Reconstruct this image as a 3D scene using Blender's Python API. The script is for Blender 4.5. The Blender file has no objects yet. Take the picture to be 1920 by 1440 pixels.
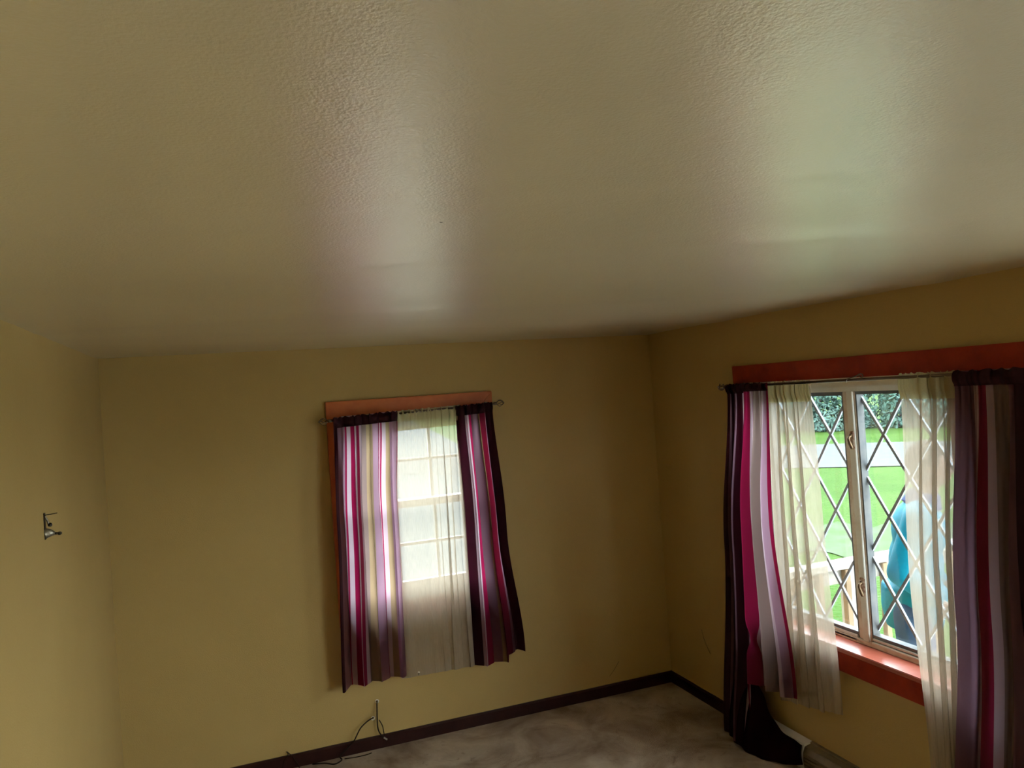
import bpy, bmesh, math, random
from mathutils import Vector, Matrix
random.seed(7)
S = bpy.context.scene
C = S.collection
PI = math.pi

# ------------------------------------------------------------------ camera
H = 1.85                                  # camera height above the carpet
YAW, PITCH, ROLL = 0.35615, 0.0084, -0.06818
fwd = Vector((math.sin(YAW) * math.cos(PITCH), math.cos(YAW) * math.cos(PITCH), math.sin(PITCH)))
rgt = Vector((math.cos(YAW), -math.sin(YAW), 0))
upv = rgt.cross(fwd)
r2 = rgt * math.cos(ROLL) + upv * math.sin(ROLL)
u2 = -rgt * math.sin(ROLL) + upv * math.cos(ROLL)
cd = bpy.data.cameras.new('camera')
cd.sensor_width = 36
cd.lens = 1442.5 / 1920 * 36
cd.clip_start = 0.02
cam = bpy.data.objects.new('camera', cd)
m = Matrix((r2, u2, -fwd)).transposed().to_4x4()
m.translation = (0, 0, H)
cam.matrix_world = m
C.objects.link(cam)
S.camera = cam

# ------------------------------------------------------------------ sky and exposure
SKY = 13.0
w = bpy.data.worlds.new('overcast_sky')
S.world = w
w.use_nodes = True
nt = w.node_tree
nt.nodes['Background'].inputs[0].default_value = (0.86, 0.95, 1.0, 1)
nt.nodes['Background'].inputs[1].default_value = SKY
S.view_settings.view_transform = 'Standard'
S.view_settings.look = 'None'
S.view_settings.exposure = 0.36
S.view_settings.gamma = 1
S.view_settings.use_curve_mapping = False
S.cycles.use_denoising = True
S.cycles.use_adaptive_sampling = True
S.cycles.adaptive_threshold = 0.05
S.cycles.adaptive_min_samples = 20
S.cycles.max_bounces = 8
S.cycles.diffuse_bounces = 4
S.cycles.glossy_bounces = 3
S.cycles.transmission_bounces = 8
S.cycles.transparent_max_bounces = 24
S.cycles.caustics_reflective = False
S.cycles.caustics_refractive = False
S.cycles.sample_clamp_indirect = 6


# ------------------------------------------------------------------ room numbers (metres)
D, XR, XL, ZC = 4.1507, 2.4607, -0.5654, 2.1432
YF = -1.6                                  # wall behind the camera
WT = 0.15

# ------------------------------------------------------------------ materials
MATS = {}


def new_mat(name):
    mt = bpy.data.materials.new(name)
    mt.use_nodes = True
    n = mt.node_tree
    for x in list(n.nodes):
        if x.type != 'OUTPUT_MATERIAL':
            n.nodes.remove(x)
    out = [x for x in n.nodes if x.type == 'OUTPUT_MATERIAL'][0]
    MATS[name] = mt
    return mt, n, out


def nd(n, t, **kw):
    x = n.nodes.new(t)
    for k, v in kw.items():
        if k in x.inputs:
            x.inputs[k].default_value = v
        else:
            setattr(x, k, v)
    return x


def c4(c):
    return (c[0], c[1], c[2], 1)


def pbr(name, col, col2=None, scale=8, rough=.6, spec=.5, metal=0, bump=0, bscale=60, stretch=(1, 1, 1), detail=4, coords='Object', p0=.35, p1=.65):
    mt, n, out = new_mat(name)
    b = nd(n, 'ShaderNodeBsdfPrincipled')
    b.inputs['Base Color'].default_value = c4(col)
    b.inputs['Roughness'].default_value = rough
    b.inputs['Metallic'].default_value = metal
    b.inputs['Specular IOR Level'].default_value = spec
    tc = nd(n, 'ShaderNodeTexCoord')
    mp = nd(n, 'ShaderNodeMapping')
    mp.inputs['Scale'].default_value = stretch
    n.links.new(tc.outputs[coords], mp.inputs[0])
    if col2:
        nz = nd(n, 'ShaderNodeTexNoise', Scale=scale, Detail=detail, Roughness=.6)
        n.links.new(mp.outputs[0], nz.inputs['Vector'])
        rp = nd(n, 'ShaderNodeValToRGB')
        rp.color_ramp.elements[0].position = p0
        rp.color_ramp.elements[1].position = p1
        rp.color_ramp.elements[0].color = c4(col)
        rp.color_ramp.elements[1].color = c4(col2)
        n.links.new(nz.outputs[0], rp.inputs[0])
        n.links.new(rp.outputs[0], b.inputs['Base Color'])
    if bump:
        nz = nd(n, 'ShaderNodeTexNoise', Scale=bscale, Detail=3)
        n.links.new(mp.outputs[0], nz.inputs['Vector'])
        bp = nd(n, 'ShaderNodeBump', Strength=1.0, Distance=bump)
        n.links.new(nz.outputs[0], bp.inputs['Height'])
        n.links.new(bp.outputs[0], b.inputs['Normal'])
    n.links.new(b.outputs[0], out.inputs[0])
    return mt


WALLC = (.425, .292, .105)
pbr('wall_paint', WALLC, (.40, .270, .094), scale=1.6, rough=.55, spec=.3, bump=.0006, bscale=220)
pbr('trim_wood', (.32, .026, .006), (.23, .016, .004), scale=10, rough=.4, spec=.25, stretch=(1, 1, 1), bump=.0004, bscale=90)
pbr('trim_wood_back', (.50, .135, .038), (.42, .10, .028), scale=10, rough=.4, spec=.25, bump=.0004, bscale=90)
pbr('sill_wood', (.42, .10, .06), (.34, .07, .04), scale=14, rough=.28, spec=.9, bump=.0005, bscale=70)
pbr('baseboard_wood', (.034, .008, .005), (.022, .005, .003), scale=14, spec=.2, rough=.45, bump=.0004, bscale=80)
pbr('sash_paint', (.62, .60, .55), (.50, .42, .33), scale=9, rough=.5, bump=.0005, bscale=120, p0=.5, p1=.8)
pbr('sash_paint_worn', (.62, .56, .48), (.42, .26, .17), scale=14, rough=.6, bump=.0006, bscale=120, p0=.4, p1=.75)
pbr('lattice_white', (.34, .38, .44), spec=.2, rough=.5)
pbr('sash_shade_grey', (.11, .12, .13), (.15, .15, .15), scale=20, spec=.2, rough=.5)  # dark grey stands in for shade on the sky-lit stiles
pbr('brass_dull', (.20, .13, .07), (.10, .06, .035), scale=60, rough=.4, metal=.8)
pbr('latch_rust', (.62, .50, .38), (.25, .10, .05), scale=70, rough=.6, metal=.2)
pbr('rod_metal', (.16, .12, .085), rough=.35, metal=.9)
pbr('steel_worn', (.38, .36, .30), (.16, .13, .09), scale=120, rough=.35, metal=.85)
pbr('iron_dark', (.05, .04, .03), rough=.45, metal=.6)
pbr('cable_black', (.020, .012, .007), spec=.1, rough=.6)
pbr('cable_pale', (.30, .27, .2), rough=.5)
pbr('white_plastic', (.8, .78, .72), rough=.4)
pbr('heater_paint', (.20, .15, .085), (.15, .11, .06), scale=20, rough=.45)
pbr('heater_white', (.72, .70, .72), rough=.5)
pbr('deck_wood', (.34, .32, .29), (.27, .25, .22), scale=8, spec=.05, rough=.8, bump=.001, bscale=60)
pbr('deck_pale_bounce', (.74, .73, .70), (.66, .65, .62), scale=8, spec=.05, rough=.8)  # unseen planks, made pale to bounce light up to the ceiling
pbr('baluster_wood', (.22, .155, .10), (.18, .125, .08), scale=8, spec=.05, rough=.8)
pbr('jacket_turquoise', (.0, .135, .21), (.0, .105, .17), scale=6, spec=.05, rough=.55, bump=.004, bscale=9)
pbr('collar_blue', (.035, .055, .14), spec=.05, rough=.7)
pbr('trousers_navy', (.03, .06, .13), (.02, .045, .10), scale=12, spec=.05, rough=.85)
pbr('skin', (.15, .085, .066), (.13, .072, .056), scale=20, rough=.5)
pbr('hair_grey', (.060, .050, .050), (.040, .034, .034), scale=50, spec=.05, rough=.6, bump=.003, bscale=120)
pbr('shoe_dark', (.03, .03, .035), rough=.5)
pbr('eye_dark', (.02, .015, .015), rough=.2)
pbr('lip', (.45, .17, .15), rough=.5)
pbr('siding', (.60, .60, .58), rough=.7)
pbr('bark', (.10, .075, .055), (.06, .045, .035), scale=10, rough=.9, bump=.01, bscale=14)
pbr('leaf_haze_green', (.036, .075, .062), (.062, .105, .090), scale=1.2, spec=.05, rough=.6, coords='Object')  # haze and glass glare mixed into the leaf colour as blue green
pbr('leaf_green', (.05, .16, .05), (.10, .25, .07), scale=1.2, spec=.05, rough=.6)
pbr('lawn_grass', (.024, .056, .009), (.036, .072, .014), scale=.9, spec=.05, rough=.9, detail=8, bump=.05, bscale=18)
pbr('lawn_worn', (.038, .066, .024), (.055, .068, .045), scale=2.5, spec=.05, rough=.9, detail=6)
pbr('concrete', (.58, .57, .54), (.50, .49, .46), scale=1.5, spec=.05, rough=.9, detail=6)
pbr('driveway_gravel', (.060, .069, .072), (.054, .062, .066), scale=2.2, spec=.05, rough=.9, detail=6)
pbr('road_gravel', (.070, .074, .073), (.060, .064, .063), scale=2.2, spec=.05, rough=.9, detail=6)


def carpet_mat():
    mt, n, out = new_mat('carpet')
    b = nd(n, 'ShaderNodeBsdfPrincipled', Roughness=.95)
    b.inputs['Specular IOR Level'].default_value = .1
    b.inputs['Sheen Weight'].default_value = .15
    tc = nd(n, 'ShaderNodeTexCoord')
    n1 = nd(n, 'ShaderNodeTexNoise', Scale=3.2, Detail=5, Roughness=.62, Distortion=.5)
    n2 = nd(n, 'ShaderNodeTexNoise', Scale=260, Detail=2)
    n3 = nd(n, 'ShaderNodeTexNoise', Scale=9, Detail=6, Roughness=.7, Distortion=1.2)
    for q in (n1, n2, n3):
        n.links.new(tc.outputs['Object'], q.inputs['Vector'])
    r1 = nd(n, 'ShaderNodeValToRGB')
    r1.color_ramp.elements[0].position = .33
    r1.color_ramp.elements[0].color = (.20, .125, .068, 1)
    r1.color_ramp.elements[1].position = .64
    r1.color_ramp.elements[1].color = (.50, .40, .29, 1)
    n.links.new(n1.outputs[0], r1.inputs[0])
    r3 = nd(n, 'ShaderNodeValToRGB')
    r3.color_ramp.elements[0].position = .26
    r3.color_ramp.elements[0].color = (.35, .28, .22, 1)
    r3.color_ramp.elements[1].position = .42
    r3.color_ramp.elements[1].color = (1, 1, 1, 1)
    n.links.new(n3.outputs[0], r3.inputs[0])
    mx = nd(n, 'ShaderNodeMix', data_type='RGBA', blend_type='MULTIPLY')
    mx.inputs[0].default_value = .8
    n.links.new(r1.outputs[0], mx.inputs[6])
    n.links.new(r3.outputs[0], mx.inputs[7])
    n.links.new(mx.outputs[2], b.inputs['Base Color'])
    bp = nd(n, 'ShaderNodeBump', Strength=1, Distance=.004)
    n.links.new(n2.outputs[0], bp.inputs['Height'])
    n.links.new(bp.outputs[0], b.inputs['Normal'])
    n.links.new(b.outputs[0], out.inputs[0])


carpet_mat()


def ceiling_mat():
    mt, n, out = new_mat('ceiling_gloss_paint')
    b = nd(n, 'ShaderNodeBsdfPrincipled', Roughness=.40)
    b.inputs['IOR'].default_value = 1.5
    b.inputs['Coat Weight'].default_value = 1
    b.inputs['Coat Roughness'].default_value = .26
    b.inputs['Coat IOR'].default_value = 4.4
    tc = nd(n, 'ShaderNodeTexCoord')
    n1 = nd(n, 'ShaderNodeTexNoise', Scale=1.3, Detail=3)
    n2 = nd(n, 'ShaderNodeTexNoise', Scale=210, Detail=3, Roughness=.55)
    n3 = nd(n, 'ShaderNodeTexNoise', Scale=34, Detail=3)
    v = nd(n, 'ShaderNodeTexVoronoi', Scale=3.4, feature='F1')
    for q in (n1, n2, n3, v):
        n.links.new(tc.outputs['Object'], q.inputs['Vector'])
    r1 = nd(n, 'ShaderNodeValToRGB')
    r1.color_ramp.elements[0].position = .35
    r1.color_ramp.elements[0].color = (.55, .465, .30, 1)
    r1.color_ramp.elements[1].position = .65
    r1.color_ramp.elements[1].color = (.59, .50, .33, 1)
    n.links.new(n1.outputs[0], r1.inputs[0])
    lt = nd(n, 'ShaderNodeMath', operation='LESS_THAN')
    lt.inputs[1].default_value = .010
    n.links.new(v.outputs['Distance'], lt.inputs[0])
    mx = nd(n, 'ShaderNodeMix', data_type='RGBA')
    mx.inputs[7].default_value = (.12, .08, .04, 1)
    n.links.new(lt.outputs[0], mx.inputs[0])
    n.links.new(r1.outputs[0], mx.inputs[6])
    n.links.new(mx.outputs[2], b.inputs['Base Color'])
    ad = nd(n, 'ShaderNodeMath', operation='MULTIPLY_ADD')
    ad.inputs[1].default_value = .9
    n.links.new(n3.outputs[0], ad.inputs[0])
    n.links.new(n2.outputs[0], ad.inputs[2])
    bp = nd(n, 'ShaderNodeBump', Strength=1, Distance=.0007)
    n.links.new(ad.outputs[0], bp.inputs['Height'])
    n.links.new(bp.outputs[0], b.inputs['Normal'])
    n.links.new(bp.outputs[0], b.inputs['Coat Normal'])
    n.links.new(b.outputs[0], out.inputs[0])


ceiling_mat()


def glass_mat():
    mt, n, out = new_mat('window_glass')
    t = nd(n, 'ShaderNodeBsdfTransparent', Color=(.95, .975, .97, 1))
    g = nd(n, 'ShaderNodeBsdfGlossy', Color=(1, 1, 1, 1), Roughness=.02)
    mx = nd(n, 'ShaderNodeMixShader')
    mx.inputs[0].default_value = .06
    n.links.new(t.outputs[0], mx.inputs[1])
    n.links.new(g.outputs[0], mx.inputs[2])
    n.links.new(mx.outputs[0], out.inputs[0])


glass_mat()


def sheer_mat(name, opacity, col, tcol):
    mt, n, out = new_mat(name)
    t = nd(n, 'ShaderNodeBsdfTransparent', Color=(1, 1, 1, 1))
    d = nd(n, 'ShaderNodeBsdfDiffuse', Color=c4(col))
    tr = nd(n, 'ShaderNodeBsdfTranslucent', Color=c4(tcol))
    m1 = nd(n, 'ShaderNodeMixShader')
    m1.inputs[0].default_value = .55
    n.links.new(d.outputs[0], m1.inputs[1])
    n.links.new(tr.outputs[0], m1.inputs[2])
    m2 = nd(n, 'ShaderNodeMixShader')
    tc = nd(n, 'ShaderNodeTexCoord')
    mp = nd(n, 'ShaderNodeMapping')
    mp.inputs['Scale'].default_value = (140, 30, 1)
    n.links.new(tc.outputs['UV'], mp.inputs[0])
    nz = nd(n, 'ShaderNodeTexNoise', Scale=1, Detail=4)
    n.links.new(mp.outputs[0], nz.inputs['Vector'])
    mr = nd(n, 'ShaderNodeMapRange')
    mr.inputs[1].default_value, mr.inputs[2].default_value = .25, .75
    mr.inputs[3].default_value, mr.inputs[4].default_value = opacity - .07, opacity + .07
    n.links.new(nz.outputs[0], mr.inputs[0])
    n.links.new(mr.outputs[0], m2.inputs[0])
    n.links.new(t.outputs[0], m2.inputs[1])
    n.links.new(m1.outputs[0], m2.inputs[2])
    n.links.new(m2.outputs[0], out.inputs[0])


sheer_mat('sheer_cream', .69, (.50, .41, .30), (.47, .39, .305))
sheer_mat('sheer_header', .84, (.42, .35, .21), (.66, .56, .29))

CL = dict(
    plum=((.028, .006, .010), (.060, .008, .020)),
    mauve=((.060, .024, .032), (.50, .28, .38)),
    cream=((.20, .13, .135), (.86, .64, .75)),
    crimson=((.10, .006, .017), (.44, .012, .085)),
    darkred=((.06, .005, .012), (.22, .008, .03)),
    taupe=((.10, .065, .055), (.42, .29, .27)),
    tan=((.08, .05, .03), (.66, .46, .27)),
    pink=((.065, .028, .038), (.78, .46, .63)),
)


def stripe_mat(name, stripes, tfac=.42):
    """stripes: list of (start_u, colour key); woven vertical stripes of the cloth"""
    mt, n, out = new_mat(name)
    tc = nd(n, 'ShaderNodeTexCoord')
    sp = nd(n, 'ShaderNodeSeparateXYZ')
    n.links.new(tc.outputs['UV'], sp.inputs[0])
    rs = []
    for k in (0, 1):
        r = nd(n, 'ShaderNodeValToRGB')
        cr = r.color_ramp
        cr.interpolation = 'CONSTANT'
        cr.elements[0].position = 0
        cr.elements[0].color = c4(CL[stripes[0][1]][k])
        cr.elements[1].position = stripes[1][0]
        cr.elements[1].color = c4(CL[stripes[1][1]][k])
        for u, key in stripes[2:]:
            e = cr.elements.new(u)
            e.color = c4(CL[key][k])
        n.links.new(sp.outputs[0], r.inputs[0])
        rs.append(r)
    d = nd(n, 'ShaderNodeBsdfPrincipled', Roughness=.5)
    d.inputs['Specular IOR Level'].default_value = .12
    n.links.new(rs[0].outputs[0], d.inputs['Base Color'])
    tr = nd(n, 'ShaderNodeBsdfTranslucent')
    n.links.new(rs[1].outputs[0], tr.inputs[0])
    m1 = nd(n, 'ShaderNodeMixShader')
    m1.inputs[0].default_value = tfac
    n.links.new(d.outputs[0], m1.inputs[1])
    n.links.new(tr.outputs[0], m1.inputs[2])
    n.links.new(m1.outputs[0], out.inputs[0])


stripe_mat('stripe_back_left', [(0, 'plum'), (.055, 'mauve'), (.19, 'crimson'), (.21, 'cream'), (.245, 'crimson'), (.31, 'cream'), (.355, 'crimson'),
                                (.38, 'cream'), (.41, 'taupe'), (.49, 'tan'), (.60, 'pink'), (.69, 'crimson'), (.725, 'cream'), (.74, 'crimson'),
                                (.76, 'cream'), (.80, 'tan'), (.845, 'pink'), (.975, 'crimson')])
stripe_mat('stripe_back_right', [(0, 'plum'), (.20, 'cream'), (.27, 'crimson'), (.29, 'cream'), (.33, 'crimson'), (.43, 'mauve'), (.56, 'tan'),
                                 (.64, 'darkred'), (.78, 'mauve'), (.84, 'plum')])
stripe_mat('stripe_side_left', [(0, 'plum'), (.10, 'mauve'), (.12, 'plum'), (.24, 'mauve'), (.27, 'plum'), (.39, 'cream'), (.42, 'crimson'), (.57, 'cream'),
                                (.60, 'mauve'), (.66, 'taupe'), (.84, 'crimson'), (.885, 'cream'), (.92, 'pink'), (.97, 'crimson')], .30)
stripe_mat('stripe_side_right', [(0, 'mauve'), (.10, 'cream'), (.115, 'mauve'), (.13, 'cream'), (.145, 'crimson'), (.19, 'cream'), (.215, 'taupe'), (.33, 'pink'),
                                 (.37, 'plum'), (.47, 'cream'), (.485, 'plum'), (.70, 'mauve'), (.78, 'crimson'), (.84, 'plum')], .30)
pbr('curtain_header', (.022, .004, .007), (.03, .006, .010), scale=30, spec=.1, rough=.6)
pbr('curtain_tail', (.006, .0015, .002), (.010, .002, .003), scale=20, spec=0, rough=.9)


# ------------------------------------------------------------------ mesh helpers
def bx(bm, x0, x1, y0, y1, z0, z1):
    v = [bm.verts.new(p) for p in ((x0, y0, z0), (x1, y0, z0), (x1, y1, z0), (x0, y1, z0), (x0, y0, z1), (x1, y0, z1), (x1, y1, z1), (x0, y1, z1))]
    for f in ((3, 2, 1, 0), (4, 5, 6, 7), (0, 1, 5, 4), (1, 2, 6, 5), (2, 3, 7, 6), (3, 0, 4, 7)):
        bm.faces.new([v[i] for i in f])


def link(name, me, mat, parent=None, smooth=False):
    if smooth:
        for p in me.polygons:
            p.use_smooth = True
    if mat:
        me.materials.append(MATS[mat])
    o = bpy.data.objects.new(name, me)
    C.objects.link(o)
    if parent:
        o.parent = parent
        if not parent.parent:
            o.matrix_parent_inverse = Matrix.Translation(-Vector(parent.location))
    return o


def obj(name, bm, mat, parent=None, smooth=False, bevel=0):
    if bevel:
        bmesh.ops.bevel(bm, geom=list(bm.edges), offset=bevel, segments=2, affect='EDGES', clamp_overlap=True)
    bmesh.ops.recalc_face_normals(bm, faces=list(bm.faces))
    me = bpy.data.meshes.new(name)
    bm.to_mesh(me)
    bm.free()
    return link(name, me, mat, parent, smooth)


def box(name, x0, x1, y0, y1, z0, z1, mat, parent=None, bevel=0):
    bm = bmesh.new()
    bx(bm, x0, x1, y0, y1, z0, z1)
    return obj(name, bm, mat, parent, bevel=bevel)


def empty(name, loc, label, cat, group=None, kind=None):
    o = bpy.data.objects.new(name, None)
    o.location = loc
    o.empty_display_size = .05
    C.objects.link(o)
    tag(o, label, cat, group, kind)
    return o


def tag(o, label, cat, group=None, kind=None):
    o['label'] = label
    o['category'] = cat
    if group:
        o['group'] = group
    if kind:
        o['kind'] = kind
    return o


def tube(bm, pts, r, seg=8, cap=True):
    pts = [Vector(p) for p in pts]
    n = len(pts)
    rr = r if isinstance(r, (list, tuple)) else [r] * n
    prev = None
    rings = []
    for i, p in enumerate(pts):
        t = (pts[min(i + 1, n - 1)] - pts[max(i - 1, 0)]).normalized()
        if prev is None:
            a = Vector((0, 0, 1)) if abs(t.z) < .9 else Vector((1, 0, 0))
            nn = t.cross(a).normalized()
        else:
            nn = (prev - t * prev.dot(t)).normalized()
        prev = nn
        b = t.cross(nn)
        rings.append([bm.verts.new(p + (nn * math.cos(2 * PI * k / seg) + b * math.sin(2 * PI * k / seg)) * rr[i]) for k in range(seg)])
    for i in range(n - 1):
        for k in range(seg):
            bm.faces.new((rings[i][k], rings[i][(k + 1) % seg], rings[i + 1][(k + 1) % seg], rings[i + 1][k]))
    if cap:
        bm.faces.new(rings[0][::-1])
        bm.faces.new(rings[-1])


def spline(pts, k=6):
    """Catmull-Rom through pts"""
    P = [Vector(p) for p in pts]
    P = [P[0] * 2 - P[1]] + P + [P[-1] * 2 - P[-2]]
    out = []
    for i in range(1, len(P) - 2):
        for j in range(k):
            t = j / k
            a, b, c, d = P[i - 1], P[i], P[i + 1], P[i + 2]
            out.append(.5 * ((2 * b) + (c - a) * t + (2 * a - 5 * b + 4 * c - d) * t * t + (3 * b - a - 3 * c + d) * t ** 3))
    out.append(P[-2])
    return out


def ball(bm, c, r, seg=12, scale=(1, 1, 1)):
    mtx = Matrix.Translation(c) @ Matrix.Diagonal((r * scale[0], r * scale[1], r * scale[2], 1))
    bmesh.ops.create_uvsphere(bm, u_segments=seg, v_segments=max(6, seg * 2 // 3), radius=1, matrix=mtx)


def prism(bm, poly, axis, a, b):
    """extrude a 2D polygon along axis ('x','y','z') from a to b; poly in the other two coords in order"""
    def P(u, v, t):
        return {'x': (t, u, v), 'y': (u, t, v), 'z': (u, v, t)}[axis]
    A = [bm.verts.new(P(u, v, a)) for u, v in poly]
    B = [bm.verts.new(P(u, v, b)) for u, v in poly]
    bm.faces.new(A)
    bm.faces.new(B[::-1])
    k = len(poly)
    for i in range(k):
        bm.faces.new((A[i], B[i], B[(i + 1) % k], A[(i + 1) % k]))


def sstep(a, b, x):
    t = min(1, max(0, (x - a) / (b - a)))
    return t * t * (3 - 2 * t)


# ------------------------------------------------------------------ room shell
def wall_with_hole(name, axis, at, th, a0, a1, z0, z1, hole, label, door=None):
    bm = bmesh.new()
    pieces = [(a0, a1, z0, z1)]
    if hole:
        h0, h1, hz0, hz1 = hole
        pieces = [(a0, h0, z0, z1), (h1, a1, z0, z1), (h0, h1, z0, hz0), (h0, h1, hz1, z1)]
    if door:
        h0, h1, hz1 = door
        p0 = pieces[0]
        pieces[0:1] = [(a0, h0, z0, z1), (h1, p0[1], z0, z1), (h0, h1, hz1, z1), (h0, h1, z0, 0)]
    for (p, q, s, t) in pieces:
        if axis == 'y':
            bx(bm, p, q, at, at + th, s, t)
        else:
            bx(bm, at, at + th, p, q, s, t)
    o = obj(name, bm, 'wall_paint')
    return tag(o, label, 'wall', kind='structure')


CRACK_R = [(XR, 3.791, .414), (XR, 3.762, .349), (XR, 3.717, .295)]
CRACK_B = [(2.104, D, .187), (2.072, D, .146), (2.037, D, .111)]
# window openings
BW = dict(x0=.565, x1=1.330, z0=.745, z1=1.775)        # back window opening
SW = dict(y0=2.062, y1=3.225, z0=.635, z1=1.808)        # lattice window opening
wall_with_hole('wall_back', 'y', D, WT, XL - WT, XR + WT, -.05, ZC + .12, (BW['x0'], BW['x1'], BW['z0'], BW['z1']),
               'olive tan painted back wall around the small curtained window')
GD = dict(y0=-1.05, y1=1.22, z1=1.98)                    # unseen glazed door added beside the viewer to light left wall and ceiling
wall_with_hole('wall_right', 'x', XR, WT, YF - WT, D + .0, -.05, ZC + .12, (SW['y0'], SW['y1'], SW['z0'], SW['z1']),
               'shadowed olive tan wall holding the wide lattice window', (GD['y0'], GD['y1'], GD['z1']))
wall_with_hole('wall_left', 'x', XL - WT, WT, YF - WT, D, -.05, ZC + .12, None, 'brighter olive tan wall on the left with a small metal bracket')
wall_with_hole('wall_front', 'y', YF - WT, WT, XL, XR, -.05, ZC + .12, None, 'olive tan wall behind the viewer')

for par, pts in ((bpy.data.objects['wall_right'], CRACK_R), (bpy.data.objects['wall_back'], CRACK_B)):
    bm = bmesh.new()
    tube(bm, spline(pts, 4), .0012, 5)
    obj('crack', bm, 'iron_dark', par)

# ceiling: a grid with the sags and board seams of the old ceiling, curving down into the walls
bm = bmesh.new()
NX, NY = 120, 190
import mathutils.noise as mn


def ceil_z(x, y):
    z = .0045 * mn.noise(Vector((x * .9 + 3.1, y * 1.25, .3))) + .0035 * mn.noise(Vector((x * .8 - y * .55 + 7, (y + x * .55) * 2.6, 1.7)))
    z += .0022 * mn.noise(Vector((x * .7 + 1.3, y * 3.4, 4.2))) * sstep(.6, 2.4, y) * sstep(-.1, .9, x)
    for (px, py, dx, dy, hgt, wd) in SEAMS:
        t = (x - px) * dy - (y - py) * dx
        z += hgt * math.exp(-(t / wd) ** 2)
    e = min(x - XL, XR - x, D - y)
    z -= .004 * max(0, 1 - e / .05) ** 2
    return ZC + z


SEAMS = [(.6, 1.0, .94, -.34, -.0022, .05), (.8, 1.5, .96, -.28, -.0025, .07), (1.2, 2.4, .97, -.24, -.003, .09), (1.4, 3.3, .99, .10, -.003, .10)]
vs = [[bm.verts.new((XL + (XR - XL) * i / NX, YF + (D - YF) * j / NY, ceil_z(XL + (XR - XL) * i / NX, YF + (D - YF) * j / NY))) for j in range(NY + 1)] for i in range(NX + 1)]
for i in range(NX):
    for j in range(NY):
        bm.faces.new((vs[i][j], vs[i][j + 1], vs[i + 1][j + 1], vs[i + 1][j]))
me = bpy.data.meshes.new('ceiling')
bm.to_mesh(me)
bm.free()
ceil = link('ceiling', me, 'ceiling_gloss_paint', smooth=True)
tag(ceil, 'low glossy cream ceiling with roller texture and window reflections', 'ceiling', kind='structure')
roof = box('roof', XL - WT, XR + WT, YF - WT, D + WT, ZC + .12, ZC + .2, 'siding')
tag(roof, 'flat roof slab above the room ceiling', 'roof', kind='structure')

fl = box('floor', XL - WT, XR + WT, YF - WT, D + WT, -.12, 0, 'carpet')
tag(fl, 'stained beige brown carpet floor', 'floor', kind='structure')


def baseboard(name, poly, axis, a, b, label):
    bm = bmesh.new()
    prism(bm, poly, axis, a, b)
    return tag(obj(name, bm, 'baseboard_wood'), label, 'baseboard', kind='structure')


bh = .066
baseboard('baseboard_back', [(D, 0), (D - .014, 0), (D - .014, bh - .008), (D - .008, bh), (D, bh)], 'x', XL, XR, 'dark brown baseboard along the back wall')
baseboard('baseboard_left', [(XL, 0), (XL + .014, 0), (XL + .014, bh - .008), (XL + .008, bh), (XL, bh)], 'y', YF, D - .014, 'dark brown baseboard along the left wall')
baseboard('baseboard_right', [(XR, 0), (XR - .014, 0), (XR - .014, bh - .008), (XR - .008, bh), (XR, bh)], 'y', 3.30, D - .014, 'short dark brown baseboard below the lattice window wall corner')

# ------------------------------------------------------------------ window 1: small back window
w1 = empty('window_1', (.9475, D, BW['z0']), 'small double-hung back window with red brown wood casing', 'window', kind='structure')
cw = .080


def casing(parent, plane, axis, a0, a1, z0, z1, cw, th, mat, names=('casing_head', 'casing_side', 'casing_side', 'casing_bottom')):
    """mitred casing boards round the opening a0..a1, z0..z1 on the room side of plane"""
    o0, o1, p0, p1 = a0 - cw, a1 + cw, z0 - cw, z1 + cw
    polys = [[(o0, p1), (o1, p1), (a1, z1), (a0, z1)], [(o0, p0), (o0, p1), (a0, z1), (a0, z0)],
             [(o1, p1), (o1, p0), (a1, z0), (a1, z1)], [(o0, p0), (a0, z0), (a1, z0), (o1, p0)]]
    for nme, pl in zip(names, polys):
        if nme:
            bm = bmesh.new()
            prism(bm, pl, axis, plane - th, plane)
            obj(nme, bm, mat, parent, bevel=.0025)


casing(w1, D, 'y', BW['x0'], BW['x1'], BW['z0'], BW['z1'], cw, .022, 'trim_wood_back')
# jamb lining
x0, x1, z0, z1 = BW['x0'], BW['x1'], BW['z0'], BW['z1']
box('jamb', x0, x0 + .015, D, D + .13, z0, z1, 'sash_paint', w1)
box('jamb', x1 - .015, x1, D, D + .13, z0, z1, 'sash_paint', w1)
box('head_jamb', x0 + .015, x1 - .015, D, D + .13, z1 - .015, z1, 'sash_paint', w1)
box('sill', x0 + .015, x1 - .015, D, D + .15, z0, z0 + .02, 'sash_paint', w1)


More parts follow.
